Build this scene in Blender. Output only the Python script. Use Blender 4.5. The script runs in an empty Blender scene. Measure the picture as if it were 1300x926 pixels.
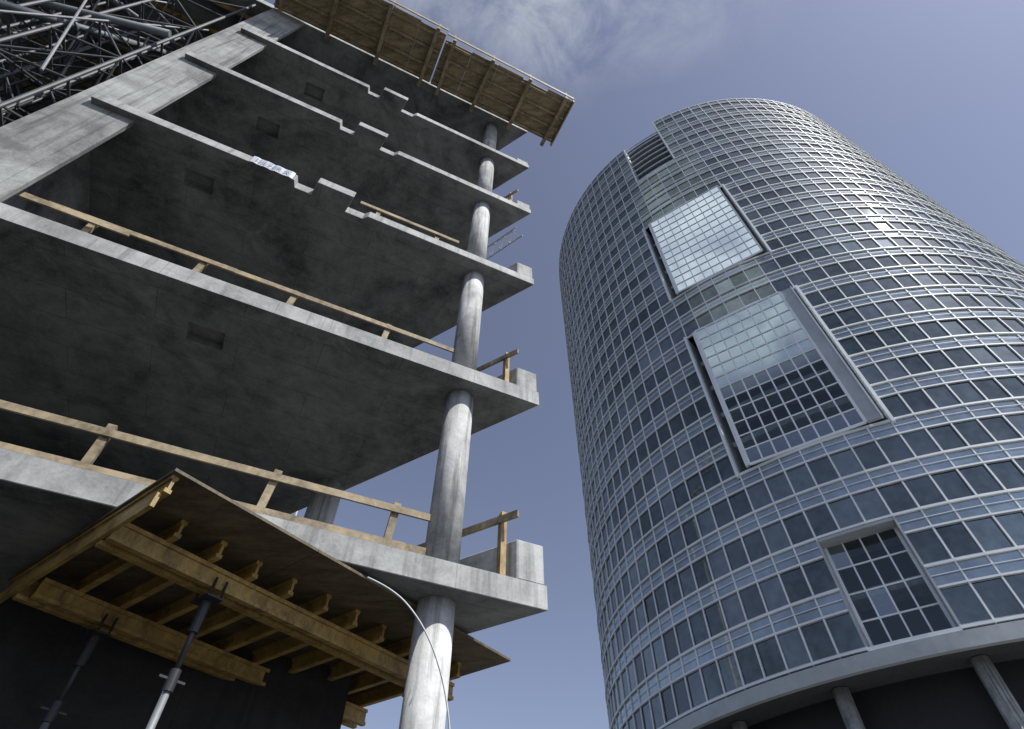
import bpy, bmesh, math, random
from mathutils import Vector, Matrix
random.seed(7)
S = bpy.context.scene
COL = S.collection
EYE = 1.6
# ------------------------------------------------------------------ camera
F = 700.0
tilt = math.atan(543/700.0)
fw = Vector((0, math.sin(tilt), math.cos(tilt)))
up0 = Vector((0, -math.cos(tilt), math.sin(tilt)))
rt0 = Vector((1, 0, 0))
th = 0.0129
rt = rt0*math.cos(th) + up0*math.sin(th)
up = up0*math.cos(th) - rt0*math.sin(th)
CAM = Vector((0, 0, EYE))
cd = bpy.data.cameras.new('camera')
cam = bpy.data.objects.new('camera', cd)
COL.objects.link(cam)
cam.matrix_world = Matrix(((rt.x, up.x, -fw.x, 0), (rt.y, up.y, -fw.y, 0), (rt.z, up.z, -fw.z, EYE), (0, 0, 0, 1)))
cd.sensor_width = 36
cd.lens = 36*F/1300
cd.shift_y = -45/1300.0
cd.clip_end = 6000
S.camera = cam

def proj(p):
    d = p - CAM
    w = d.dot(fw)
    return 650 + F*d.dot(rt)/w, 418 - F*d.dot(up)/w

# ------------------------------------------------------------------ materials
def mat(name):
    m = bpy.data.materials.new(name)
    m.use_nodes = True
    nt = m.node_tree
    b = nt.nodes['Principled BSDF']
    return m, nt, b

def mth(nt, op, a, b=None, clamp=False):
    n = nt.nodes.new('ShaderNodeMath'); n.operation = op; n.use_clamp = clamp
    for i, v in enumerate((a, b)):
        if v is None: continue
        if isinstance(v, (int, float)): n.inputs[i].default_value = v
        else: nt.links.new(v, n.inputs[i])
    return n.outputs[0]

def noise(nt, vec, scale, detail=6, rough=0.6, dist=0):
    n = nt.nodes.new('ShaderNodeTexNoise')
    n.inputs['Scale'].default_value = scale
    n.inputs['Detail'].default_value = detail
    n.inputs['Roughness'].default_value = rough
    n.inputs['Distortion'].default_value = dist
    if vec is not None: nt.links.new(vec, n.inputs['Vector'])
    return n.outputs['Fac']

def mapping(nt, sc=(1, 1, 1), rotz=0):
    t = nt.nodes.new('ShaderNodeTexCoord')
    m = nt.nodes.new('ShaderNodeMapping')
    m.inputs['Scale'].default_value = sc
    m.inputs['Rotation'].default_value = (0, 0, rotz)
    nt.links.new(t.outputs['Object'], m.inputs['Vector'])
    return m.outputs[0]

def ramp(nt, fac, stops):
    r = nt.nodes.new('ShaderNodeValToRGB')
    e = r.color_ramp.elements
    while len(e) < len(stops): e.new(0.5)
    for i, (p, c) in enumerate(stops):
        e[i].position = p
        e[i].color = (c[0], c[1], c[2], 1)
    nt.links.new(fac, r.inputs[0])
    return r.outputs[0]

def mixc(nt, fac, a, b, mode='MIX'):
    m = nt.nodes.new('ShaderNodeMix'); m.data_type = 'RGBA'; m.blend_type = mode
    if isinstance(fac, (int, float)): m.inputs[0].default_value = fac
    else: nt.links.new(fac, m.inputs[0])
    for i, v in ((6, a), (7, b)):
        if isinstance(v, tuple): m.inputs[i].default_value = (v[0], v[1], v[2], 1)
        else: nt.links.new(v, m.inputs[i])
    return m.outputs[2]

def bump(nt, b, h, s=0.3, d=0.02):
    n = nt.nodes.new('ShaderNodeBump')
    n.inputs['Strength'].default_value = s
    n.inputs['Distance'].default_value = d
    nt.links.new(h, n.inputs['Height'])
    nt.links.new(n.outputs[0], b.inputs['Normal'])

ANG = math.atan2(0.421, 0.907)
def concrete(name, lo, hi, panels=True, seam=0.6, streak=0.4, patchy=0.9, bloom=0.3, bsc=1.1, spread=0.105, rows=1.25):
    m, nt, b = mat(name)
    v = mapping(nt, rotz=-ANG)
    n1 = noise(nt, v, 0.40, 9, 0.66, 0.9)
    n2 = noise(nt, v, 2.6, 9, 0.72, 0.3)
    n3 = noise(nt, v, 26, 4, 0.6)
    f = mth(nt, 'ADD', mth(nt, 'MULTIPLY', n1, 0.58), mth(nt, 'ADD', mth(nt, 'MULTIPLY', n2, 0.30), mth(nt, 'MULTIPLY', n3, 0.12)))
    c = ramp(nt, f, [(0.50-spread, lo), (0.50, tuple((lo[i]+hi[i])/2 for i in range(3))), (0.50+spread, hi)])
    vs = mapping(nt, (3.2, 3.2, 0.16))
    st = noise(nt, vs, 2.2, 6, 0.65)
    sm = mth(nt, 'MULTIPLY', mth(nt, 'SUBTRACT', st, 0.50), 6.0, True)
    c = mixc(nt, mth(nt, 'MULTIPLY', sm, streak), c, tuple(x*0.5 for x in lo))
    bl = noise(nt, v, bsc, 7, 0.7, 1.2)
    c = mixc(nt, mth(nt, 'MULTIPLY', mth(nt, 'MULTIPLY', mth(nt, 'SUBTRACT', bl, 0.58), 7.0, True), bloom), c, tuple(min(1, x*1.4) for x in hi))
    if panels:
        br = nt.nodes.new('ShaderNodeTexBrick')
        br.inputs['Color1'].default_value = (1, 1, 1, 1)
        br.inputs['Color2'].default_value = (patchy, patchy, patchy, 1)
        br.inputs['Mortar'].default_value = (seam, seam, seam, 1)
        br.inputs['Scale'].default_value = 1
        br.inputs['Mortar Size'].default_value = 0.008
        br.inputs['Mortar Smooth'].default_value = 0.3
        br.inputs['Brick Width'].default_value = 2.5
        br.inputs['Row Height'].default_value = rows
        nt.links.new(v, br.inputs['Vector'])
        c = mixc(nt, 0.75, c, br.outputs['Color'], 'MULTIPLY')
    nt.links.new(c, b.inputs['Base Color'])
    b.inputs['Roughness'].default_value = 0.88
    bump(nt, b, f, 0.5, 0.03)
    return m

def wood(name, lo, hi, axis_scale=(1, 1, 1), rough=0.7):
    m, nt, b = mat(name)
    v = mapping(nt, axis_scale, -ANG)
    n1 = noise(nt, v, 2.0, 7, 0.7, 0.5)
    n2 = noise(nt, v, 12, 4, 0.6)
    f = mth(nt, 'ADD', mth(nt, 'MULTIPLY', n1, 0.7), mth(nt, 'MULTIPLY', n2, 0.3))
    c = ramp(nt, f, [(0.38, lo), (0.60, hi)])
    nt.links.new(c, b.inputs['Base Color'])
    b.inputs['Roughness'].default_value = rough
    bump(nt, b, n2, 0.25, 0.01)
    return m

def plain(name, c, rough=0.5, metal=0.0, var=0.25, sc=3.0):
    m, nt, b = mat(name)
    v = mapping(nt)
    n1 = noise(nt, v, sc, 6, 0.65)
    col = ramp(nt, n1, [(0.35, tuple(x*(1-var) for x in c)), (0.65, tuple(min(1, x*(1+var*0.5)) for x in c))])
    nt.links.new(col, b.inputs['Base Color'])
    b.inputs['Roughness'].default_value = rough
    b.inputs['Metallic'].default_value = metal
    return m

M = {}
M['conc'] = concrete('weathered_shaded_concrete', (0.055, 0.060, 0.060), (0.245, 0.25, 0.245), streak=0.0, bloom=0.28, spread=0.10, rows=0.62, seam=0.45, patchy=0.86)  # darker copy for the undersides: their shade is put into the colour
M['conc_lit'] = concrete('lit_edge_concrete', (0.21, 0.215, 0.21), (0.54, 0.55, 0.53), streak=0.5, bloom=0.25)  # paler copy for the front edges: sunlight put into the colour
M['conc_fin'] = concrete('fin_concrete', (0.14, 0.145, 0.14), (0.44, 0.45, 0.435), streak=0.75, bloom=0.25)  # darker, with strong streaks standing in for tube shadows on the fin
M['conc_col'] = concrete('column_concrete', (0.24, 0.245, 0.24), (0.62, 0.63, 0.61), panels=False, streak=0.9)
M['conc_dark'] = concrete('shaded_concrete', (0.012, 0.012, 0.013), (0.04, 0.04, 0.04))  # near-black copy of the concrete: interior shade painted into the colour
M['board'] = wood('raw_timber', (0.12, 0.095, 0.055), (0.36, 0.29, 0.18), (1, 1, 1))
M['post'] = wood('warm_timber', (0.22, 0.15, 0.06), (0.48, 0.34, 0.16), (1, 1, 1))
M['yellow'] = wood('yellow_beam_timber', (0.15, 0.095, 0.028), (0.42, 0.285, 0.085), (0.6, 3, 1), 0.5)
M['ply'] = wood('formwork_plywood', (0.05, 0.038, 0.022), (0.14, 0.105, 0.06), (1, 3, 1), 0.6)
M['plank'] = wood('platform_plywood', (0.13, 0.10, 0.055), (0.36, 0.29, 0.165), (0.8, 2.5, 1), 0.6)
M['steel'] = plain('galvanised_steel', (0.34, 0.36, 0.38), 0.45, 0.5)
M['tube'] = plain('dull_tube_steel', (0.20, 0.21, 0.22), 0.6, 0.2)
M['scaf'] = plain('scaffold_steel', (0.085, 0.09, 0.095), 0.6, 0.2)
M['darksteel'] = plain('dark_steel', (0.05, 0.05, 0.055), 0.5, 0.4)
M['pipe'] = plain('painted_pipe', (0.13, 0.15, 0.17), 0.6, 0.1)
M['white'] = plain('white_coated_metal', (0.80, 0.84, 0.85), 0.5, 0.0, 0.10, 0.4)
M['greymetal'] = plain('grey_reveal_metal', (0.42, 0.45, 0.46), 0.5, 0.0, 0.15, 0.6)
M['soffit'] = plain('dark_soffit', (0.07, 0.075, 0.08), 0.7)
M['black'] = plain('dark_interior', (0.012, 0.014, 0.016), 0.6)
M['inner'] = plain('interior_slab', (0.5, 0.53, 0.54), 0.6)
M['cable'] = plain('pale_hose', (0.6, 0.62, 0.62), 0.4)
M['tarp'] = plain('white_tarp', (0.60, 0.62, 0.66), 0.5, 0, 0.15)
M['blue'] = plain('blue_print', (0.20, 0.24, 0.36), 0.5)
M['crane'] = plain('crane_paint', (0.6, 0.6, 0.58), 0.5)

def glass(name, c, rough, metal, spec_var=0.2, sc=0.15):
    m, nt, b = mat(name)
    v = mapping(nt)
    n1 = noise(nt, v, sc, 3, 0.5)
    n2 = noise(nt, v, 1.6, 4, 0.6)
    f = mth(nt, 'ADD', mth(nt, 'MULTIPLY', n1, 0.6), mth(nt, 'MULTIPLY', n2, 0.4))
    col = ramp(nt, f, [(0.35, tuple(x*(1-spec_var) for x in c)), (0.65, tuple(x*(1+spec_var) for x in c))])
    nt.links.new(col, b.inputs['Base Color'])
    b.inputs['Roughness'].default_value = rough
    b.inputs['Metallic'].default_value = metal
    return m
M['g_dark'] = glass('window_glass_dark', (0.145, 0.168, 0.165), 0.03, 0.9, 0.35)
M['g_mid'] = glass('window_glass_mid', (0.22, 0.25, 0.245), 0.03, 0.9, 0.3)
M['g_light'] = glass('window_glass_light', (0.33, 0.37, 0.37), 0.04, 0.9)
M['g_span'] = glass('spandrel_glass', (0.36, 0.41, 0.42), 0.04, 0.8, 0.25)
def blinds():
    m, nt, b = mat('window_with_blinds')
    v = mapping(nt)
    w = nt.nodes.new('ShaderNodeTexWave'); w.bands_direction = 'Z'
    w.inputs['Scale'].default_value = 2.2
    nt.links.new(v, w.inputs['Vector'])
    c = ramp(nt, w.outputs['Fac'], [(0.3, (0.06, 0.07, 0.075)), (0.7, (0.20, 0.225, 0.23))])
    nt.links.new(c, b.inputs['Base Color'])
    b.inputs['Roughness'].default_value = 0.1
    b.inputs['Metallic'].default_value = 0.6
    return m
M['blind'] = blinds()
def bayglass(name, tint, base):
    m, nt, b = mat(name)
    nt.nodes.remove(b)
    out = nt.nodes['Material Output']
    tr = nt.nodes.new('ShaderNodeBsdfTransparent'); tr.inputs[0].default_value = (0.75, 0.82, 0.82, 1)
    gl = nt.nodes.new('ShaderNodeBsdfGlossy'); gl.inputs['Color'].default_value = (*tint, 1); gl.inputs['Roughness'].default_value = 0.03
    fr = nt.nodes.new('ShaderNodeFresnel'); fr.inputs['IOR'].default_value = 1.5
    fac = mth(nt, 'ADD', mth(nt, 'MULTIPLY', fr.outputs[0], 1.0), base, True)
    mx = nt.nodes.new('ShaderNodeMixShader')
    nt.links.new(fac, mx.inputs[0]); nt.links.new(tr.outputs[0], mx.inputs[1]); nt.links.new(gl.outputs[0], mx.inputs[2])
    nt.links.new(mx.outputs[0], out.inputs[0])
    return m
M['bay_hi'] = bayglass('mirrored_bay_glass', (0.92, 0.98, 1.0), 0.80)
M['bay_mid'] = bayglass('strong_reflection_bay_glass', (0.82, 0.93, 0.97), 0.52)
M['bay_semi'] = bayglass('half_reflection_bay_glass', (0.8, 0.88, 0.92), 0.28)
M['bay_low'] = bayglass('low_reflection_bay_glass', (0.7, 0.8, 0.82), 0.05)

# ------------------------------------------------------------------ mesh helper
BASE = {}
class MB:
    def __init__(s): s.v = []; s.f = []; s.mi = []
    def quad(s, pts, mi=0):
        n = len(s.v); s.v += [Vector(p) for p in pts]
        s.f.append(tuple(range(n, n+len(pts)))); s.mi.append(mi)
    def hexa(s, p, mi=0):
        n = len(s.v); s.v += [Vector(q) for q in p]
        for f in ((3, 2, 1, 0), (4, 5, 6, 7), (0, 1, 5, 4), (1, 2, 6, 5), (2, 3, 7, 6), (3, 0, 4, 7)):
            s.f.append(tuple(n+i for i in f)); s.mi.append(mi)
        return s
    def prism(s, poly, z0, z1):
        k = len(poly); n = len(s.v)
        s.v += [Vector((x, y, z0)) for x, y in poly] + [Vector((x, y, z1)) for x, y in poly]
        s.f.append(tuple(n+i for i in range(k))[::-1]); s.mi.append(0)
        s.f.append(tuple(n+k+i for i in range(k))); s.mi.append(0)
        for i in range(k):
            j = (i+1) % k
            s.f.append((n+i, n+j, n+k+j, n+k+i)); s.mi.append(0)
        return s
    def beam(s, a, b, w, h, upv=(0, 0, 1), mi=0):
        a = Vector(a); b = Vector(b); d = (b-a).normalized()
        u = Vector(upv)
        side = d.cross(u)
        if side.length < 1e-4: side = d.cross(Vector((1, 0, 0)))
        side.normalize(); u = side.cross(d).normalized()
        sw = side*w/2; uh = u*h/2
        return s.hexa([a-sw-uh, a+sw-uh, b+sw-uh, b-sw-uh, a-sw+uh, a+sw+uh, b+sw+uh, b-sw+uh], mi)
    def tube(s, a, b, r, seg=8, r2=None):
        a = Vector(a); b = Vector(b); d = (b-a).normalized()
        x = d.orthogonal().normalized(); y = d.cross(x)
        n = len(s.v); r2 = r if r2 is None else r2
        for p, q in ((a, r), (b, r2)):
            for i in range(seg):
                t = 2*math.pi*i/seg
                s.v.append(p + x*q*math.cos(t) + y*q*math.sin(t))
        for i in range(seg):
            j = (i+1) % seg
            s.f.append((n+i, n+j, n+seg+j, n+seg+i)); s.mi.append(0)
        s.f.append(tuple(n+i for i in range(seg))[::-1]); s.mi.append(0)
        s.f.append(tuple(n+seg+i for i in range(seg))); s.mi.append(0)
        return s
    def build(s, name, mats, parent=None, loc=None, bevel=0, smooth=False, recalc=True):
        base = BASE[parent.name] if parent else (Vector(loc) if loc is not None else Vector((0, 0, 0)))
        me = bpy.data.meshes.new(name)
        me.from_pydata([v-base for v in s.v], [], s.f)
        if not isinstance(mats, (list, tuple)): mats = [mats]
        for m_ in mats: me.materials.append(m_)
        if len(mats) > 1: me.polygons.foreach_set('material_index', s.mi)
        if recalc:
            bm = bmesh.new(); bm.from_mesh(me); bmesh.ops.recalc_face_normals(bm, faces=bm.faces); bm.to_mesh(me); bm.free()
        me.update()
        if smooth:
            for p in me.polygons: p.use_smooth = len(p.vertices) == 4
        o = bpy.data.objects.new(name, me)
        COL.objects.link(o)
        if parent: o.parent = parent
        else: o.location = base
        BASE[o.name] = base
        if bevel:
            b = o.modifiers.new('bevel', 'BEVEL'); b.width = bevel; b.segments = 1; b.limit_method = 'ANGLE'
        return o

def tag(o, label, cat, group=None, kind=None):
    if label: o['label'] = label
    if cat: o['category'] = cat
    if group: o['group'] = group
    if kind: o['kind'] = kind
    return o
def thing(name, label, cat, loc, group=None):
    o = bpy.data.objects.new(name, None); COL.objects.link(o)
    o.location = loc; o.empty_display_size = 0.5
    BASE[o.name] = Vector(loc)
    return tag(o, label, cat, group)

# ------------------------------------------------------------------ world and sun
sun_dir = Vector((0.60, -0.42, 0.86)).normalized()
el = math.asin(sun_dir.z); az = math.atan2(sun_dir.x, sun_dir.y)
w = bpy.data.worlds.new('World'); S.world = w; w.use_nodes = True
nt = w.node_tree
bg = nt.nodes['Background']
sky = nt.nodes.new('ShaderNodeTexSky'); sky.sky_type = 'NISHITA'; sky.sun_disc = False
sky.sun_elevation = el; sky.sun_rotation = az; sky.air_density = 1.0; sky.dust_density = 1.0; sky.ozone_density = 1.5
hs = nt.nodes.new('ShaderNodeHueSaturation'); hs.inputs['Saturation'].default_value = 0.60
nt.links.new(sky.outputs[0], hs.inputs['Color'])
c = mixc(nt, 1.0, hs.outputs[0], (1.18, 1.22, 1.45), 'MULTIPLY')
tc = nt.nodes.new('ShaderNodeTexCoord')
sx = nt.nodes.new('ShaderNodeSeparateXYZ'); nt.links.new(tc.outputs['Generated'], sx.inputs[0])
zz = mth(nt, 'MAXIMUM', sx.outputs[2], 0.05)
px_ = mth(nt, 'DIVIDE', sx.outputs[0], zz); py_ = mth(nt, 'DIVIDE', sx.outputs[1], zz)
cx = nt.nodes.new('ShaderNodeCombineXYZ'); nt.links.new(px_, cx.inputs[0]); nt.links.new(py_, cx.inputs[1])
def patch(cxx, cyy, rx, ry, rot=0.0):
    m = nt.nodes.new('ShaderNodeMapping'); m.vector_type = 'TEXTURE'
    m.inputs['Location'].default_value = (cxx, cyy, 0); m.inputs['Rotation'].default_value = (0, 0, rot)
    m.inputs['Scale'].default_value = (rx, ry, 1)
    nt.links.new(cx.outputs[0], m.inputs[0])
    ln = nt.nodes.new('ShaderNodeVectorMath'); ln.operation = 'LENGTH'; nt.links.new(m.outputs[0], ln.inputs[0])
    return mth(nt, 'SUBTRACT', 1.0, ln.outputs['Value'], True)
nz = noise(nt, cx.outputs[0], 8.0, 12, 0.66, 0.5)
nzc = mth(nt, 'MULTIPLY', mth(nt, 'SUBTRACT', nz, 0.36), 3.0, True)
p1 = patch(0.03, 0.10, 0.42, 0.16, 0.05)
p1b = patch(0.045, 0.20, 0.13, 0.12, 1.2)
p2 = patch(-0.42, -0.60, 0.42, 0.36, 0.95)  # unseen bright cloud, added behind the camera to brighten the bay glass
m1 = mth(nt, 'MULTIPLY', mth(nt, 'MULTIPLY', mth(nt, 'ADD', mth(nt, 'MULTIPLY', p1, 1.0), mth(nt, 'MULTIPLY', p1b, 0.4)), nzc), 0.9, True)
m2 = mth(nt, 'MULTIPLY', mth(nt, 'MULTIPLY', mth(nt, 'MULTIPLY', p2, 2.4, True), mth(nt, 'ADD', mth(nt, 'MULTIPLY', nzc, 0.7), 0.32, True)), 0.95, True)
c = mixc(nt, m1, c, (7.2, 7.8, 8.4))
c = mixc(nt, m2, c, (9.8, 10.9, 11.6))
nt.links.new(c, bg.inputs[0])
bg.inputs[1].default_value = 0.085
sl = bpy.data.lights.new('sun', 'SUN'); sl.energy = 5.0; sl.angle = math.radians(0.5); sl.color = (1.0, 0.975, 0.93)
so = bpy.data.objects.new('sun', sl); COL.objects.link(so)
so.rotation_euler = sun_dir.to_track_quat('Z', 'Y').to_euler(); so.location = (20, -20, 60)
S.view_settings.view_transform = 'Standard'; S.view_settings.look = 'None'; S.view_settings.exposure = 0

# ------------------------------------------------------------------ ground
def groundmat(name, lo, hi):
    gm, nt2, gb = mat(name)
    v = mapping(nt2)
    n1 = noise(nt2, v, 0.3, 8, 0.7)
    nt2.links.new(ramp(nt2, n1, [(0.35, lo), (0.65, hi)]), gb.inputs['Base Color'])
    gb.inputs['Roughness'].default_value = 0.95
    return gm
g = MB(); g.quad([(-3000, -3000, 0), (3000, -3000, 0), (3000, 3000, 0), (-3000, 3000, 0)])
tag(g.build('ground', groundmat('site_ground', (0.028, 0.028, 0.028), (0.06, 0.06, 0.058))), None, None, kind='structure')
g = MB(); g.quad([(0.3, -30, 0.004), (60, -30, 0.004), (60, 90, 0.004), (5, 90, 0.004), (1.5, 5.5, 0.004)])  # unseen pale paving, added to bounce light onto the slab undersides
tag(g.build('bounce_sheet', groundmat('bounce_sheet_paving', (0.18, 0.18, 0.175), (0.30, 0.30, 0.29))), None, None, kind='structure')

# ------------------------------------------------------------------ left building frame of reference
E = Vector((-0.907, -0.421, 0)).normalized()
N = Vector((-0.421, 0.907, 0)).normalized()
C0 = Vector((0.50, 6.98, 0))
def W(e, n, h): return C0 + E*e + N*n + Vector((0, 0, h+EYE))
def W2(e, n):
    p = W(e, n, 0); return (p.x, p.y)
SD = 0.62
HL = {'A': 3.28, 'B': 6.83, 'C': 10.68, 'D': 14.35, 'E': 17.72, 'F': 21.3}
TH = 0.32
bld = thing('concrete_building', 'unfinished grey concrete frame building with open floors and round columns', 'building', W(5, 4, -EYE))

def boxout(o, e, n, h, se=0.28, sn=0.2, dep=0.22):
    cu = MB()
    cu.prism([W2(e-se, n-sn), W2(e+se, n-sn), W2(e+se, n+sn), W2(e-se, n+sn)][::-1], h+EYE-0.1, h+EYE+dep)
    c_ = cu.build('cutter', M['conc_dark'])
    c_.location = (0, 0, 0)
    b = o.modifiers.new('b', 'BOOLEAN'); b.operation = 'DIFFERENCE'; b.object = c_; b.solver = 'EXACT'
    bpy.context.view_layer.update()
    dg = bpy.context.evaluated_depsgraph_get()
    me = bpy.data.meshes.new_from_object(o.evaluated_get(dg))
    o.modifiers.clear(); o.data = me
    bpy.data.objects.remove(c_)

for k in 'ABCDEF':
    h = HL[k]
    if k == 'A' or k == 'B':
        poly = [(0, 0), (13, 0), (13, 10), (SD*10, 10)]
    elif k == 'F':
        poly = [(0, 0.0), (22, 0.0), (22, 10), (SD*10, 10)]
    else:
        poly = [(0, 0), (3.95, 0.0), (4.05, 0.10), (4.42, 0.10), (4.34, -0.30), (5.10, -0.30), (5.16, 0.02), (5.50, 0.02), (5.54, -0.14), (9.3, -0.14), (9.3, 10), (SD*10, 10)]
    th_ = TH if k in 'AB' else (0.24 if k != 'F' else 0.36)
    mb = MB(); mb.prism([W2(*p) for p in poly], h+EYE, h+th_+EYE)
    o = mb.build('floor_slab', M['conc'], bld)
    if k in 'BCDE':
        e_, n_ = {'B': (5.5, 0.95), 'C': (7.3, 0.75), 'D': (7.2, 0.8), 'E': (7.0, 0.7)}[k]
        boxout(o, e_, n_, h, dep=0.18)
    o.data.materials.clear(); o.data.materials.append(M['conc']); o.data.materials.append(M['conc_lit'])
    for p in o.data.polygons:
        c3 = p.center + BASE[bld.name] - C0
        p.material_index = 1 if (abs(p.normal.z) < 0.3 and c3.dot(N) < 0.4) else 0  # front edges take the sunlit-coloured copy, other faces the shaded one
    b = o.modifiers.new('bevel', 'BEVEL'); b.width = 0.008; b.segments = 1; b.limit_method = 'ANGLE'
    hu = {'A': 0.56, 'B': 0.50, 'C': 0.42, 'D': 0.22, 'E': 0.16}.get(k)
    if hu:
        u = MB()
        L = 1.9
        a0 = (0.02, 0.02); a1 = (0.42, 0.02)
        b0 = (0.02+SD*L, L); b1 = (0.42+SD*L, L)
        u.prism([W2(*p) for p in (a0, a1, b1, b0)], h+th_+EYE+0.002, h+TH+hu+EYE)
        u.build('corner_upstand', M['conc_lit'], bld, bevel=0.015)

def column(e, n, r):
    hs_ = [-EYE-0.02] + [HL[k]+TH for k in 'ABCDE']
    tops = [HL[k] for k in 'ABCDEF']
    for a, b in zip(hs_, tops):
        m_ = MB(); m_.tube(W(e, n, a-0.07), W(e, n, b-0.002), r, 40)
        m_.build('column', M['conc_col'], bld, smooth=True)
column(1.31, 0.48, 0.24)
column(2.75, 3.95, 0.28)
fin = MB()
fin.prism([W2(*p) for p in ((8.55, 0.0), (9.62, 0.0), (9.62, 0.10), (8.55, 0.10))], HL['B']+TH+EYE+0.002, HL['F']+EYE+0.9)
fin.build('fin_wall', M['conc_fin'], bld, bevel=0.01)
for (a, b) in [(HL[p]+TH, HL[q]) for p, q in zip('BCDE', 'CDEF')]:
    m_ = MB(); m_.prism([W2(*p) for p in ((9.3, 0.102), (9.6, 0.102), (9.6, 9), (9.3, 9))], a+EYE+0.003, b+EYE-0.003)
    m_.build('side_wall', M['conc'], bld)
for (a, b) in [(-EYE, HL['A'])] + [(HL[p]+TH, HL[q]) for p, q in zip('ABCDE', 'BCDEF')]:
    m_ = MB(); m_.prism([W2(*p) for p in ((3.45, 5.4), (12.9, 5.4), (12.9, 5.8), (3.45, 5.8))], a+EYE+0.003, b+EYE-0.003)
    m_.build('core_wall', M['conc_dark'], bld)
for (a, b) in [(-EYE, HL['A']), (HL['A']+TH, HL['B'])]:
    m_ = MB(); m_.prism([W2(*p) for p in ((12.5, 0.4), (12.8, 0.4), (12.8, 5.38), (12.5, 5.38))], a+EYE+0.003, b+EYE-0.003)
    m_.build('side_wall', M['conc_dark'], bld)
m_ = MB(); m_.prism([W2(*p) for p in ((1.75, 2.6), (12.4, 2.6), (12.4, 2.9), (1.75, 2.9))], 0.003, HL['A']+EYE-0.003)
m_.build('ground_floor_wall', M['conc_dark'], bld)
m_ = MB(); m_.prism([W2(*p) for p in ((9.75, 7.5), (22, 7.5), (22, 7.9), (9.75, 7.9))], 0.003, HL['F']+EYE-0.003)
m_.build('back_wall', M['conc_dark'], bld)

# ------------------------------------------------------------------ timber guardrails
def guardrail(label, e0, e1, n, hdeck, rails, posts, extra=None):
    t = thing('timber_guardrail', label, 'guardrail', W((e0+e1)/2, n, hdeck), 'timber guardrails on the open floors')
    for r in rails:
        a = e0; j0 = random.uniform(-.02, .02)
        while a < e1-0.5:
            b_ = min(a+4.1, e1)
            j1 = j0+random.uniform(-.03, .03)
            m_ = MB(); m_.beam(W(a-0.04, n-0.05-random.uniform(0, .02), hdeck+r+j0), W(b_+0.05, n-0.05, hdeck+r+j1), 0.03, 0.10)
            m_.build('rail_board', M['board'], t); a = b_; j0 = j1
    if extra:
        m_ = MB(); m_.beam(W(*extra[0]), W(*extra[1]), 0.03, 0.12); m_.build('rail_board', M['board'], t)
    for e in posts:
        ln = random.uniform(-0.10, 0.10)
        m_ = MB(); m_.beam(W(e, n, hdeck-0.03), W(e+ln, n+0.01, hdeck+rails[-1]+0.12), 0.1, 0.07, tuple(N))
        m_.build('post', M['board'], t)
    return t
guardrail('long weathered timber guardrail with two boards on the lowest open floor', 1.50, 12.3, 0.5, HL['A']+TH, (0.30, 0.80), (2.1, 3.7, 5.6, 7.4, 9.4))
guardrail('timber guardrail board running along the second open floor from the bottom', 1.5, 8.4, 0.5, HL['B']+TH, (0.84,), (2.9, 4.6, 6.1, 7.7),
          extra=((7.2, 0.42, HL['B']+TH+0.80), (12.0, -0.035, HL['B']+TH+0.34)))
guardrail('short pale timber rail behind the rim of the third floor, right of the banner', 1.9, 4.2, 0.3, HL['C']+0.26, (0.66,), (2.4, 3.8))
def siderail(label, hdeck, top, L=2.2, tall=0.95):
    t = thing('timber_end_rail', label, 'guardrail', W(0.6, 0.3, hdeck), 'timber end rails at the slanted building corner')
    d = Vector((SD, 1.0)).normalized()
    p = lambda s_, z: W(0.55+d.x*s_, -0.08+d.y*s_, z)
    m_ = MB(); m_.beam(p(-0.1, hdeck+top), p(L, hdeck+top+0.03), 0.04, 0.1); m_.build('rail_board', M['board'], t)
    m_ = MB(); m_.beam(W(0.62, 0.10, hdeck+0.003), W(0.60, 0.12, hdeck+tall), 0.08, 0.12, tuple(N)); m_.build('post', M['post'], t)
siderail('warm timber post and rail at the building corner on the lowest open floor', HL['A']+TH, 0.82)
siderail('warm timber post and rail at the building corner on the second open floor', HL['B']+TH, 0.72, 1.6, 0.86)
siderail('small timber post and rail at the building corner on the fourth open floor', HL['D']+0.26, 0.5, 1.2, 0.7)

# ------------------------------------------------------------------ banner
t = thing('banner', 'white banner strip with faint blue lettering on the third floor rim', 'banner', W(5.9, -0.16, HL['C']))
m_ = MB(); nseg = 12
bp = lambda i: 6.42-0.84*i/nseg
bo = [(-0.165-0.008*math.sin(i*1.9)-0.006*math.sin(i*3.1)) for i in range(nseg+1)]
for i in range(nseg):
    z0_, z1_ = HL['C']-0.02, HL['C']+0.235
    m_.quad([W(bp(i), bo[i], z0_), W(bp(i+1), bo[i+1], z0_), W(bp(i+1), bo[i+1]-.008, z1_), W(bp(i), bo[i]-.008, z1_)])
m_.build('cloth', M['tarp'], t)
fc = bpy.data.curves.new('lettering', 'FONT'); fc.body = 'HILZER A'; fc.size = 0.16; fc.extrude = 0.001
fo = bpy.data.objects.new('lettering_tmp', fc); COL.objects.link(fo)
bpy.context.view_layer.update()
me = bpy.data.meshes.new_from_object(fo.evaluated_get(bpy.context.evaluated_depsgraph_get()))
bpy.data.objects.remove(fo)
R_ = -E
ma = Matrix(((R_.x, 0, -N.x, 0), (R_.y, 0, -N.y, 0), (0, 1, 0, 0), (0, 0, 0, 1)))
ma.translation = W(6.34, -0.196, HL['C']+0.05)
me.transform(ma); me.transform(Matrix.Translation(-BASE[t.name]))
me.materials.clear(); me.materials.append(M['blue'])
lo = bpy.data.objects.new('lettering', me); COL.objects.link(lo); lo.parent = t

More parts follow.
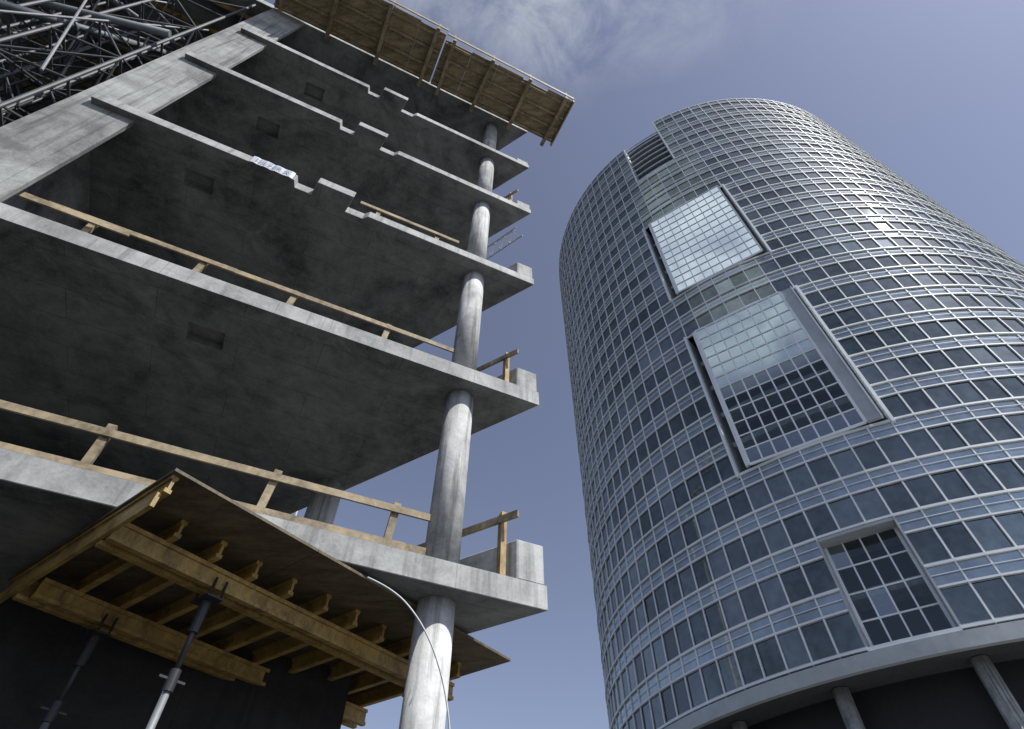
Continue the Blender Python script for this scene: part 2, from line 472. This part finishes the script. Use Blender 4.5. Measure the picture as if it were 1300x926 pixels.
# ------------------------------------------------------------------ roof edge formwork platforms
def platform(label, e0, e1, h, n0, n1):
    t = thing('formwork_platform', label, 'formwork', W((e0+e1)/2, (n0+n1)/2, h), 'timber formwork platforms along the roof edge')
    k = int(round((e1-e0)/1.0))
    we = (e1-e0)/k
    for i in range(k):
        ea, eb = e0+we*i+.003, e0+we*(i+1)-.003
        dz = random.uniform(-.006, .006); jn = random.uniform(-.06, .06)
        m_ = MB(); m_.hexa([W(ea, n0+jn, h+dz), W(eb, n0+jn, h+dz), W(eb, n1, h+dz), W(ea, n1, h+dz), W(ea, n0+jn, h+.05), W(eb, n0+jn, h+.05), W(eb, n1, h+.05), W(ea, n1, h+.05)])
        m_.build('plywood_panel', M['plank'], t)
    for q in (n0+0.12, n0+0.6, n1-0.55, n1-.12):
        m_ = MB(); m_.beam(W(e0+0.05, q, h-0.075), W(e1-0.02, q, h-0.075), 0.07, 0.13); m_.build('stringer', M['board'], t)
    cnt = max(3, int(round((e1-e0)/1.25)))
    for i in range(cnt):
        e = e0+0.3+(e1-e0-0.6)*i/(cnt-1)
        m_ = MB(); m_.beam(W(e, n0-0.14, h-0.225), W(e+random.uniform(-.1, .1), n1+0.2, h-0.225), 0.12, 0.15); m_.build('cross_beam', M['board'], t)
        m_ = MB(); m_.beam(W(e, n0-0.12, h-0.145), W(e+random.uniform(-.05, .05), n0-0.12, h+0.45), 0.06, 0.05, tuple(N)); m_.build('edge_post', M['board'], t)
    m_ = MB(); m_.beam(W(e0-.02, n0-0.15, h+0.08), W(e1, n0-0.15, h+0.08), 0.03, 0.2); m_.build('toe_board', M['plank'], t)
    if e0 < 0:
        m_ = MB(); m_.beam(W(e0-.03, n0-0.1, h), W(e0-.03, n1+.1, h), 0.05, 0.24); m_.build('end_board', M['plank'], t)
platform('timber formwork platform overhanging the roof corner, right of the joint', -1.0, 3.98, HL['F']+0.02, -1.66, -0.04)
platform('timber formwork platform left of the joint at the roof edge', 4.02, 9.6, HL['F']+0.06, -1.76, -0.04)

# ------------------------------------------------------------------ table formwork under the lowest slab
O = Vector((-3.09, 4.17, 0)); G = Vector((3.09, 4.03, 0)).normalized(); H_ = Vector((-G.y, G.x, 0))
TZ = 3.19
def T(g_, h_, z): return O + G*g_ + H_*h_ + Vector((0, 0, z+EYE))
LT, WT = 5.15, 3.35
t = thing('slab_table_formwork', 'large brown plywood table formwork on yellow beams under the lowest slab', 'formwork', T(LT/2, WT/2, TZ-0.5))
for i in range(3):
    m_ = MB()
    m_.hexa([T(LT*i/3+.003, 0, TZ), T(LT*(i+1)/3-.003, 0, TZ), T(LT*(i+1)/3-.003, WT, TZ), T(LT*i/3+.003, WT, TZ),
             T(LT*i/3+.003, 0, TZ+.03), T(LT*(i+1)/3-.003, 0, TZ+.03), T(LT*(i+1)/3-.003, WT, TZ+.03), T(LT*i/3+.003, WT, TZ+.03)])
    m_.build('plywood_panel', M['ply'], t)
def ibeam(mb, a, b, hgt=0.2, wd=0.08):
    zz_ = Vector((0, 0, 1))
    a = Vector(a); b = Vector(b)
    mb.beam(a+zz_*(hgt/2-.02), b+zz_*(hgt/2-.02), wd, 0.04)
    mb.beam(a-zz_*(hgt/2-.02), b-zz_*(hgt/2-.02), wd, 0.04)
    mb.beam(a, b, 0.03, hgt-0.082)
nj = 11
for i in range(nj):
    g_ = 0.06+(LT-0.45)*i/(nj-1)
    m_ = MB(); ibeam(m_, T(g_, 0.06 if i == 0 else 0.62+random.uniform(-.04, .04), TZ-0.092), T(g_, WT-0.05, TZ-0.092), 0.18, 0.07); m_.build('joist', M['yellow'], t)
for h_ in (0.82, 0.99, 2.52, 2.70):
    m_ = MB(); ibeam(m_, T(0.1+random.uniform(-.08, .08), h_, TZ-0.283), T(LT-0.25, h_, TZ-0.283), 0.2, 0.08); m_.build('girder', M['yellow'], t)
m_ = MB(); m_.beam(T(0.02, 0.1, TZ-0.26), T(0.02, WT-.1, TZ-0.26), 0.04, 0.14); m_.build('edge_board', M['yellow'], t)

def prop(label, g_, h_, lean=0.0):
    t = thing('steel_prop', label, 'prop', T(g_, h_, -EYE), 'adjustable steel props under the table formwork')
    m_ = MB(); m_.tube(T(g_, h_, -EYE+.012), T(g_, h_, 2.05), 0.035, 14); m_.build('outer_tube', M['steel'], t, smooth=True)
    m_ = MB(); m_.tube(T(g_, h_, 2.05), T(g_, h_, TZ-0.48), 0.026, 14); m_.build('inner_tube', M['darksteel'], t, smooth=True)
    m_ = MB(); m_.tube(T(g_, h_, 1.9), T(g_, h_, 2.08), 0.052, 14); m_.beam(T(g_-.13, h_, 2.0), T(g_+.13, h_, 2.0), 0.02, 0.02); m_.build('collar', M['darksteel'], t, smooth=False)
    m_ = MB(); m_.beam(T(g_-.09, h_, TZ-0.47), T(g_+.09, h_, TZ-0.47), 0.30, 0.015)
    for s1 in (-1, 1):
        m_.beam(T(g_+.06, h_+s1*.14, TZ-0.46), T(g_+.06, h_+s1*.14, TZ-0.29), 0.02, 0.02)
        m_.beam(T(g_-.06, h_+s1*.14, TZ-0.46), T(g_-.06, h_+s1*.14, TZ-0.29), 0.02, 0.02)
    m_.tube(T(g_, h_, TZ-0.78), T(g_, h_, TZ-0.48), 0.05, 12)
    m_.build('fork_head', M['darksteel'], t)
    m_ = MB(); m_.beam(T(g_-.09, h_, -EYE+.007), T(g_+.09, h_, -EYE+.007), 0.18, 0.012); m_.build('foot_plate', M['steel'], t)
prop('steel prop with dark fork head under the front girders of the table formwork', 1.2, 0.905)
prop('steel prop under the rear girders at the left end of the table formwork', 0.95, 2.61)
prop('steel prop under the right end of the table formwork, near the round column', 4.3, 0.905)
prop('steel prop under the rear right end of the table formwork', 4.3, 2.61)

# hose
def rayn(px, py, n):
    d = fw + rt*((px-650)/F) + up*((418-py)/F)
    den = d.dot(N); k = (n - (CAM-C0).dot(N))/den
    return CAM + d*k
pts = [rayn(*q, -0.12) for q in ((470, 728), (500, 748), (525, 775), (543, 806), (556, 840), (566, 880), (572, 930), (574, 990))]
pts[0] = pts[0] + N*0.1
pts.append(Vector((pts[-1].x, pts[-1].y, 0.02)))
cu = bpy.data.curves.new('hose', 'CURVE'); cu.dimensions = '3D'; cu.bevel_depth = 0.009; cu.bevel_resolution = 3
sp = cu.splines.new('NURBS'); sp.points.add(len(pts)-1)
for i, p in enumerate(pts): sp.points[i].co = (*p, 1)
sp.use_endpoint_u = True; sp.order_u = 4
ho = bpy.data.objects.new('h', cu); COL.objects.link(ho); bpy.context.view_layer.update()
me = bpy.data.meshes.new_from_object(ho.evaluated_get(bpy.context.evaluated_depsgraph_get())); bpy.data.objects.remove(ho)
me.materials.clear(); me.materials.append(M['cable'])
ho = bpy.data.objects.new('hose', me); COL.objects.link(ho)
tag(ho, 'thin pale hose hanging in a curve from the lowest slab past the round column', 'hose')

# ------------------------------------------------------------------ shoring towers, top left
def shoring(e, n):
    t = thing('shoring_tower', '', 'scaffold', W(e, n, -EYE), 'steel shoring towers crowded under the roof at the top left')
    s_ = 0.7
    top = HL['F']-0.25
    cs = [(e-s_, n-s_), (e+s_, n-s_), (e+s_, n+s_), (e-s_, n+s_)]
    for a in cs:
        m_ = MB(); m_.tube(W(*a, -EYE+.01), W(*a, top), 0.04, 8); m_.build('standard', M['scaf'], t)
    z = 6.0
    i = 0
    while z < top-1.2:
        m_ = MB()
        for q in range(4):
            a = cs[q]; b = cs[(q+1) % 4]
            m_.tube(W(*a, z), W(*b, z), 0.03, 6)
        m_.build('ledger_frame', M['scaf'], t)
        m_ = MB()
        for q in range(4):
            a = cs[q]; b = cs[(q+1) % 4]
            if (q+i) % 2: a, b = b, a
            m_.tube(W(*a, z+.03), W(*b, z+1.75), 0.024, 6)
        m_.build('brace', M['scaf'], t)
        z += 1.8; i += 1
    return t
proto = shoring(10.8, 0.8)
def copy_thing(src, delta, label):
    r = src.copy(); COL.objects.link(r); r.location = src.location + delta; r['label'] = label
    for ch in list(src.children):
        c_ = ch.copy(); COL.objects.link(c_); c_.parent = r
    return r
proto['label'] = 'steel shoring tower nearest the fin wall, front row'
coln = ['nearest the fin wall', 'second from the fin wall', 'third from the fin wall', 'farthest from the fin wall']
for i in range(4):
    for j in range(3):
        if i == 0 and j == 0: continue
        copy_thing(proto, E*(2.2*i) + N*(2.2*j), 'steel shoring tower %s, %s row' % (coln[i], ('front', 'middle', 'back')[j]))
for (a, b, lab) in [((9.9, -0.2, 14.9), (19.5, 1.6, 13.9), 'thick grey pipe lying level through the shoring towers at the left edge'),
                    ((12.4, -0.3, 12.2), (11.2, 2.4, 20.2), 'thick grey raking pipe slanting up through the shoring towers'),
                    ((9.95, 1.9, 18.6), (19.0, -0.3, 19.0), 'thick grey pipe crossing high under the roof formwork')]:
    m_ = MB(); m_.tube(W(*a), W(*b), 0.09, 18)
    for q in (0.33, 0.66):
        pa = W(*a).lerp(W(*b), q); dd = (W(*b)-W(*a)).normalized()*0.05
        m_.tube(pa-dd, pa+dd, 0.12, 18)
    tag(m_.build('steel_pipe', M['pipe'], loc=W(*a), smooth=True), lab, 'pipe', 'thick pipes among the shoring towers')
rk = [(10.0, -0.35, 10.5, 14.2, 0.6, 20.6), (12.8, -0.4, 9.8, 10.1, 0.3, 17.6), (15.2, -0.2, 12.4, 10.3, 2.2, 20.4), (10.1, 0.3, 16.2, 15.8, -0.4, 20.2), (14.6, -0.4, 11.0, 12.0, 0.8, 19.8), (9.95, -0.3, 19.9, 15.5, 1.4, 15.8)]
rn = ['lowest right', 'steepest left', 'longest crossing', 'upper shallow', 'middle', 'topmost falling']
for i, q in enumerate(rk):
    m_ = MB(); m_.tube(W(*q[:3]), W(*q[3:]), 0.028, 8)
    tag(m_.build('scaffold_tube', M['tube'], loc=W(*q[:3])), '%s loose grey scaffold tube slanting across the shoring towers' % rn[i], 'tube', 'loose raking scaffold tubes')
words = ['front edge', 'second', 'third', 'fourth', 'fifth', 'sixth', 'seventh', 'eighth', 'rearmost']
for i in range(9):
    n = -1.3+0.95*i
    m_ = MB(); ibeam(m_, W(9.8, n, HL['F']-0.14), W(19, n, HL['F']-0.14))
    tag(m_.build('timber_beam', M['yellow'], loc=W(9.8, n, HL['F'])), 'long yellow timber beam on the shoring towers, %s one from the front' % words[i], 'beam', 'timber beams on the shoring towers')

# ------------------------------------------------------------------ crane
cr = thing('tower_crane', 'pale lattice crane jib seen between the column and the sky', 'crane', (-19.6, 42, 0))
tip = Vector((0.6, 26.3, 51.6)); mastp = Vector((-19.6, 42, 51.6))
dj = (tip-mastp).normalized(); sj = dj.cross(Vector((0, 0, 1)))
m_ = MB()
Lj = (tip-mastp).length
A_ = lambda s_: mastp + dj*s_ + sj*0.55
B_ = lambda s_: mastp + dj*s_ - sj*0.55
C_ = lambda s_: mastp + dj*s_ + Vector((0, 0, 1.1))
m_.tube(A_(0), A_(Lj), .07, 6); m_.tube(B_(0), B_(Lj), .07, 6); m_.tube(C_(0), C_(Lj-0.6), .07, 6)
s_ = 0; st = 1.2
while s_+st <= Lj:
    m_.tube(A_(s_), C_(s_+st/2), .04, 5); m_.tube(C_(s_+st/2), A_(s_+st), .04, 5)
    m_.tube(B_(s_), C_(s_+st/2), .04, 5); m_.tube(C_(s_+st/2), B_(s_+st), .04, 5)
    m_.tube(A_(s_), B_(s_), .04, 5)
    s_ += st
m_.build('jib', M['crane'], cr)
m_ = MB()
for a in (-0.8, 0.8):
    for b in (-0.8, 0.8):
        m_.tube((mastp.x+a, mastp.y+b, 0), (mastp.x+a, mastp.y+b, 51.4), .09, 6)
z = 0
while z < 50:
    for (a, b, c1, d1) in ((-.8, -.8, .8, -.8), (.8, -.8, .8, .8), (.8, .8, -.8, .8), (-.8, .8, -.8, -.8)):
        m_.tube((mastp.x+a, mastp.y+b, z), (mastp.x+c1, mastp.y+d1, z+1.6), .04, 5)
    z += 1.6
m_.build('mast', M['crane'], cr)

# ------------------------------------------------------------------ glass tower
HT = 104.7
RR = 0.306*HT; DD = 0.698*HT
a35 = math.radians(35)
NC = Vector((-math.sin(a35), -math.cos(a35), 0)); CC = Vector((math.cos(a35), -math.sin(a35), 0))
TC = -NC*DD
def P(phi, r, z):
    f_ = math.radians(phi)
    return TC + (NC*math.cos(f_) + CC*math.sin(f_))*r + Vector((0, 0, z))
def FL(x, d, z): return TC + NC*d + CC*x + Vector((0, 0, z))
Z0 = 0.1375*HT + EYE; FH = 3.6; NF = 25
ZT = Z0 + FH*NF
tow = thing('glass_tower', 'tall round office tower clad in dark glass with white bands', 'building', TC)
NK0, NK1 = -2, 1
NA, NB = -7.5, 4.5
def kin(k, f):
    k = (k+60) % 120 - 60
    if -3 <= k <= 3 and (4 <= f <= 8 or 11 <= f <= 15): return False
    if -1 <= k <= 1 and f <= 1: return False
    if NK0 <= k <= NK1 and f >= 20: return False
    if k < NK0 and f >= 24 and k > -40: return False
    return True
WS, WH = 0.16, 2.40
wins = []
for f in range(NF):
    for k in range(-60, 60):
        if kin(k, f):
            z0 = Z0+f*FH+WS; z1 = Z0+f*FH+WH
            area = 0
            if abs(k) <= 20:
                q = [proj(P(k*3-1.5, RR, z0)), proj(P(k*3+1.5, RR, z0)), proj(P(k*3+1.5, RR, z1)), proj(P(k*3-1.5, RR, z1))]
                cxp = sum(a[0] for a in q)/4; cyp = sum(a[1] for a in q)/4
                if 0 < cxp < 1300 and 0 < cyp < 926:
                    area = abs(sum(q[i][0]*q[(i+1) % 4][1]-q[(i+1) % 4][0]*q[i][1] for i in range(4)))/2
            wins.append((area, f, k))
wins.sort(key=lambda a: -a[0])
gm_ = [M['g_dark'], M['g_mid'], M['g_light'], M['blind']]
def pick(f):
    r = random.random()
    if f < 2 and r > .92: return 3
    return 0 if r < .68 else 1 if r < .985 else 2
rest = MB()
def pane(mb, k, f, mi, inset=0.05):
    z0 = Z0+f*FH+WS; z1 = Z0+f*FH+WH
    j = [random.uniform(-.014, .014) for _ in range(3)]
    a = k*3-1.5; b = k*3+1.5
    mb.quad([P(a, RR-inset+j[0], z0), P(b, RR-inset+j[1], z0), P(b, RR-inset+j[1]+j[2], z1), P(a, RR-inset+j[0]+j[2], z1)], mi)
for i, (ar, f, k) in enumerate(wins):
    mi = pick(f)
    if i < 98:
        fr = MB()
        z0 = Z0+f*FH+WS; z1 = Z0+f*FH+WH; a = k*3-1.42; b = k*3+1.42; w_ = 0.09; fz = 0.05
        def blk(p0, p1, za, zb): fr.hexa([P(p0, RR-.03, za), P(p1, RR-.03, za), P(p1, RR+.02, za), P(p0, RR+.02, za), P(p0, RR-.03, zb), P(p1, RR-.03, zb), P(p1, RR+.02, zb), P(p0, RR+.02, zb)])
        blk(a, a+w_, z0+.07, z1-.07); blk(b-w_, b, z0+.07, z1-.07); blk(a+w_, b-w_, z0+.07, z0+.07+fz); blk(a+w_, b-w_, z1-.07-fz, z1-.07)
        wo = fr.build('window', M['steel'], tow)
        pb = MB(); pane(pb, k, f, 0)
        pb.build('pane', gm_[mi], wo, recalc=False)
    else:
        pane(rest, k, f, mi)
tag(rest.build('window', gm_, tow, recalc=False), None, None, kind='stuff')

def rbox(mb, p0, p1, r0, r1, za, zb):
    mb.hexa([P(p0, r0, za), P(p1, r0, za), P(p1, r1, za), P(p0, r1, za), P(p0, r0, zb), P(p1, r0, zb), P(p1, r1, zb), P(p0, r1, zb)])
for f in range(NF):
    z = Z0+f*FH
    sp_ = MB(); hd = MB(); sb = MB(); rl = MB()
    for k in range(-60, 60):
        if not kin(k, f):
            if f in (4, 11, 0) and abs(k) < 5: rbox(sb, k*3-1.5, k*3+1.5, RR-0.3, RR+0.12, z-0.05, z+WS)
            continue
        a = k*3-1.5; b = k*3+1.5
        j = random.uniform(-.01, .01)
        sp_.quad([P(a, RR-.02+j, z+WH), P(b, RR-.02-j, z+WH), P(b, RR-.02-j, z+FH+WS), P(a, RR-.02+j, z+FH+WS)])
        rbox(hd, a, b, RR-0.06, RR+0.10, z+WH-0.05, z+WH+0.07)
        rbox(sb, a, b, RR-0.06, RR+0.14, z+WS-0.12, z+WS+0.03)
        rbox(rl, a, b, RR+0.085, RR+0.11, z+WH+0.66, z+WH+0.70)
    sp_.build('spandrel_band', M['g_span'], tow, recalc=False)
    hd.build('head_band', M['white'], tow)
    sb.build('sill_band', M['white'], tow)
    rl.build('spandrel_rail', M['white'], tow)
back = MB()
for k in range(-60, 60):
    ph = k*3+1.5
    f = 0
    while f < NF:
        if kin(k, f) or kin(k+1, f):
            f1 = f
            while f1+1 < NF and (kin(k, f1+1) or kin(k+1, f1+1)): f1 += 1
            hw = 0.085
            mb = MB() if -22 <= k <= 21 else back
            rbox(mb, ph-hw, ph+hw, RR-0.05, RR+0.08, Z0+f*FH, Z0+(f1+1)*FH+(0.2 if f1 >= 23 else 0))
            if mb is not back: mb.build('mullion', M['white'], tow)
            f = f1+1
        else: f += 1
tag(back.build('mullion', M['white'], tow), None, None, kind='stuff')
def drum(name, r, z0, z1, m_, seg=120):
    b = MB(); n = seg
    pts_ = [P(i*360/n, r, 0) for i in range(n)]
    b.prism([(p.x, p.y) for p in pts_], z0, z1)
    return b.build(name, m_, tow)
drum('core', RR-3.4, 8, ZT-FH*5-0.2, M['black'])
drum('base_storey', RR-5, 0, 8.0, M['g_dark'])
def ring(name, r0, r1, z0, z1, m_, ranges=((-180, 180),)):
    b = MB()
    for (a0, a1) in ranges:
        p = a0
        while p < a1-0.01:
            rbox(b, p, p+1.5, r0, r1, z0, z1); p += 1.5
    return b.build(name, m_, tow)
ring('soffit', RR-6, RR-0.2, Z0-0.75, Z0-0.3, M['soffit'])
ring('base_fascia', RR-0.2, RR+0.22, Z0-0.95, Z0-0.1, M['greymetal'])
ring('roof', 0.01, RR-3.5, ZT-FH*5-0.15, ZT-FH*5+0.1, M['soffit'])
ring('upper_wall', RR-0.5, RR-0.12, ZT-FH*5, ZT-FH-.2, M['black'], ((-180, NA), (NB, 180)))
ring('crown_wall', RR-0.5, RR-0.12, ZT-FH-.19, ZT-.2, M['black'], ((-180, -121.5), (NB, 180)))
ring('parapet', RR-0.5, RR+0.1, ZT+0.23, ZT+0.4, M['white'], ((-180, -121.5), (NB, 180)))
ring('lower_parapet', RR-0.5, RR+0.1, ZT-FH+0.23, ZT-FH+0.4, M['white'], ((-118.5, NA),))
for i in range(24):
    b = MB(); ph = i*15+5; b.tube(P(ph, RR-2.2, 0), P(ph, RR-2.2, Z0-0.8), 0.5, 20); b.build('pilotis_column', M['conc_col'], tow, smooth=True)
ring('roof_rail', RR-0.3, RR-0.22, ZT+1.2, ZT+1.28, M['white'], ((NB, 180),))
b = MB()
for k in range(120):
    ph = k*3+1.5
    if 4.5 < ph < 180: b.tube(P(ph, RR-.26, ZT+.4), P(ph, RR-.26, ZT+1.2), 0.04, 6)
tag(b.build('roof_rail_post', M['white'], tow), None, None, kind='stuff')

# flat glazed bays
def fbox(mb, xa, xb, da, db, za, zb):
    mb.hexa([FL(xa, da, za), FL(xb, da, za), FL(xb, db, za), FL(xa, db, za), FL(xa, da, zb), FL(xb, da, zb), FL(xb, db, zb), FL(xa, db, zb)])
def bay(f0, f1, ph, sl_, sr_, panel, cols, rows, proud, glass_rows, barw, label, tiltv=.0015, revmat='inner', ztop=-0.1):
    z0 = Z0+f0*FH+0.25; z1 = Z0+(f1+1)*FH+ztop
    hw = RR*math.sin(math.radians(ph))
    x0 = -hw+sl_; x1 = hw-sr_-panel
    d = RR+proud
    t = MB()
    for i in range(cols+1):
        x = x0+(x1-x0)*i/cols; bw = barw*1.8 if i in (0, cols) else barw
        fbox(t, x-bw, x+bw, d-.08, d+.07, z0, z1)
    for j in range(rows+1):
        z = z0+(z1-z0)*j/rows; bw = barw*1.6 if j in (0, rows) else barw*0.9
        fbox(t, x0, x1, d-.07, d+.065, z-bw, z+bw)
    fr = t.build('bay_window', M['white'], tow)
    fr['label'] = label
    if panel:
        p_ = MB(); fbox(p_, x1+.1, x1+panel, d-.3, d-.02, z0+.02, z1-.02); p_.build('side_panel', M['greymetal'], fr)
        p_ = MB(); fbox(p_, x1+panel+.002, x1+panel+.14, d-.3, d+.08, z0+.01, z1-.01); p_.build('side_frame', M['white'], fr)
    p_ = MB(); fbox(p_, x0-.34, x0-.12, d-.3, d+.02, z0+.02, z1-.02); p_.build('side_frame', M['white'], fr)
    pn = MB()
    for i in range(cols):
        for j in range(rows):
            xa = x0+(x1-x0)*i/cols; xb = x0+(x1-x0)*(i+1)/cols; za = z0+(z1-z0)*j/rows; zb = z0+(z1-z0)*(j+1)/rows
            q = [random.uniform(-tiltv, tiltv) for _ in range(3)]
            pn.quad([FL(xa, d+q[0], za), FL(xb, d+q[1], za), FL(xb, d+q[1]+q[2], zb), FL(xa, d+q[0]+q[2], zb)], glass_rows(i, j))
    pn.build('pane', [M['bay_hi'], M['bay_mid'], M['bay_low'], M['bay_semi']], fr, recalc=False)
    zr = Z0+(f1+1)*FH-0.1
    for s1 in (-1, 1):
        rv = MB(); rbox(rv, s1*ph-0.12, s1*ph+0.12, RR-3.3, RR+0.12, z0, zr); rv.build('reveal', M[revmat], fr)
    if revmat == 'greymetal':
        rv = MB(); p = -ph+.15
        while p < ph-.2:
            rbox(rv, p, min(p+1.5, ph-.15), RR-3.3, RR+.1, zr-0.10, zr+0.1); p += 1.5
        rv.build('head_reveal', M['greymetal'], fr)
    for f in range(f0, f1+1):
        fl = MB(); z = Z0+f*FH
        p = -ph+0.15
        while p < ph-0.2:
            rbox(fl, p, min(p+1.5, ph-0.15), RR-3.4, min(RR-0.95, d-0.5), z-0.1, z+0.45); p += 1.5
        fl.build('inner_floor', M['inner'], fr)
bay(11, 15, 10.5, 1.1, 0.55, 0.0, 9, 12, 0.10, lambda i, j: 0, 0.055, 'upper flat bay window of bright mirrored glass')
bay(4, 8, 10.5, 1.1, 0.4, 1.1, 8, 12, 0.10, lambda i, j: 1 if j >= 6 else (3 if (j == 5 or j <= 0) else 2), 0.065, 'middle flat bay window, dark in its lower half')  # pane rows graded in reflectivity: a sky reflection painted into the glass
bay(0, 1, 4.5, 0.22, 0.22, 0.0, 4, 4, -1.1, lambda i, j: 3 if (i*3+j*5) % 7 == 1 else 2, 0.055, 'lowest bay window of black glass set in a deep grey opening', tiltv=.02, revmat='greymetal')
for (f0, f1) in ((11, 15), (4, 8)):
    for s1 in (-1, 1):
        b = MB(); rbox(b, s1*10.75-0.20, s1*10.75+0.20, RR-0.05, RR+0.32, Z0+f0*FH-.2, Z0+(f1+1)*FH+.2)
        b.build('bay_jamb', M['white'], tow)
# roof notch with white louvre rails
b = MB()
p = NA
while p < NB-.01:
    rbox(b, p, p+1.5, RR-1.9, RR-1.7, ZT-5*FH, ZT-0.35*FH); p += 1.5
b.build('notch_wall', M['black'], tow)
for f, q in ((20, 0.1), (20, 2.0), (21, 0.5), (21, 2.4), (22, 0.7), (22, 2.6), (23, 0.9), (23, 2.8)):
    b = MB()
    p = NA
    while p < NB-.1:
        rbox(b, p, p+1.5, RR-0.2, RR+0.0, Z0+f*FH+q, Z0+f*FH+q+0.2); p += 1.5
    b.build('notch_rail', M['white'], tow)
for s1 in (NA, NB):
    b = MB(); rbox(b, s1-.2, s1+.2, RR-0.1, RR+0.14, ZT-5*FH, ZT+(0.2 if s1 == NB else -FH+.2)); b.build('notch_post', M['white'], tow)
    b = MB(); rbox(b, s1-.1, s1+.1, RR-3.3, RR-0.12, ZT-5*FH, ZT+(-0.2 if s1 == NB else -FH-.2)); b.build('notch_side', M['inner'], tow)
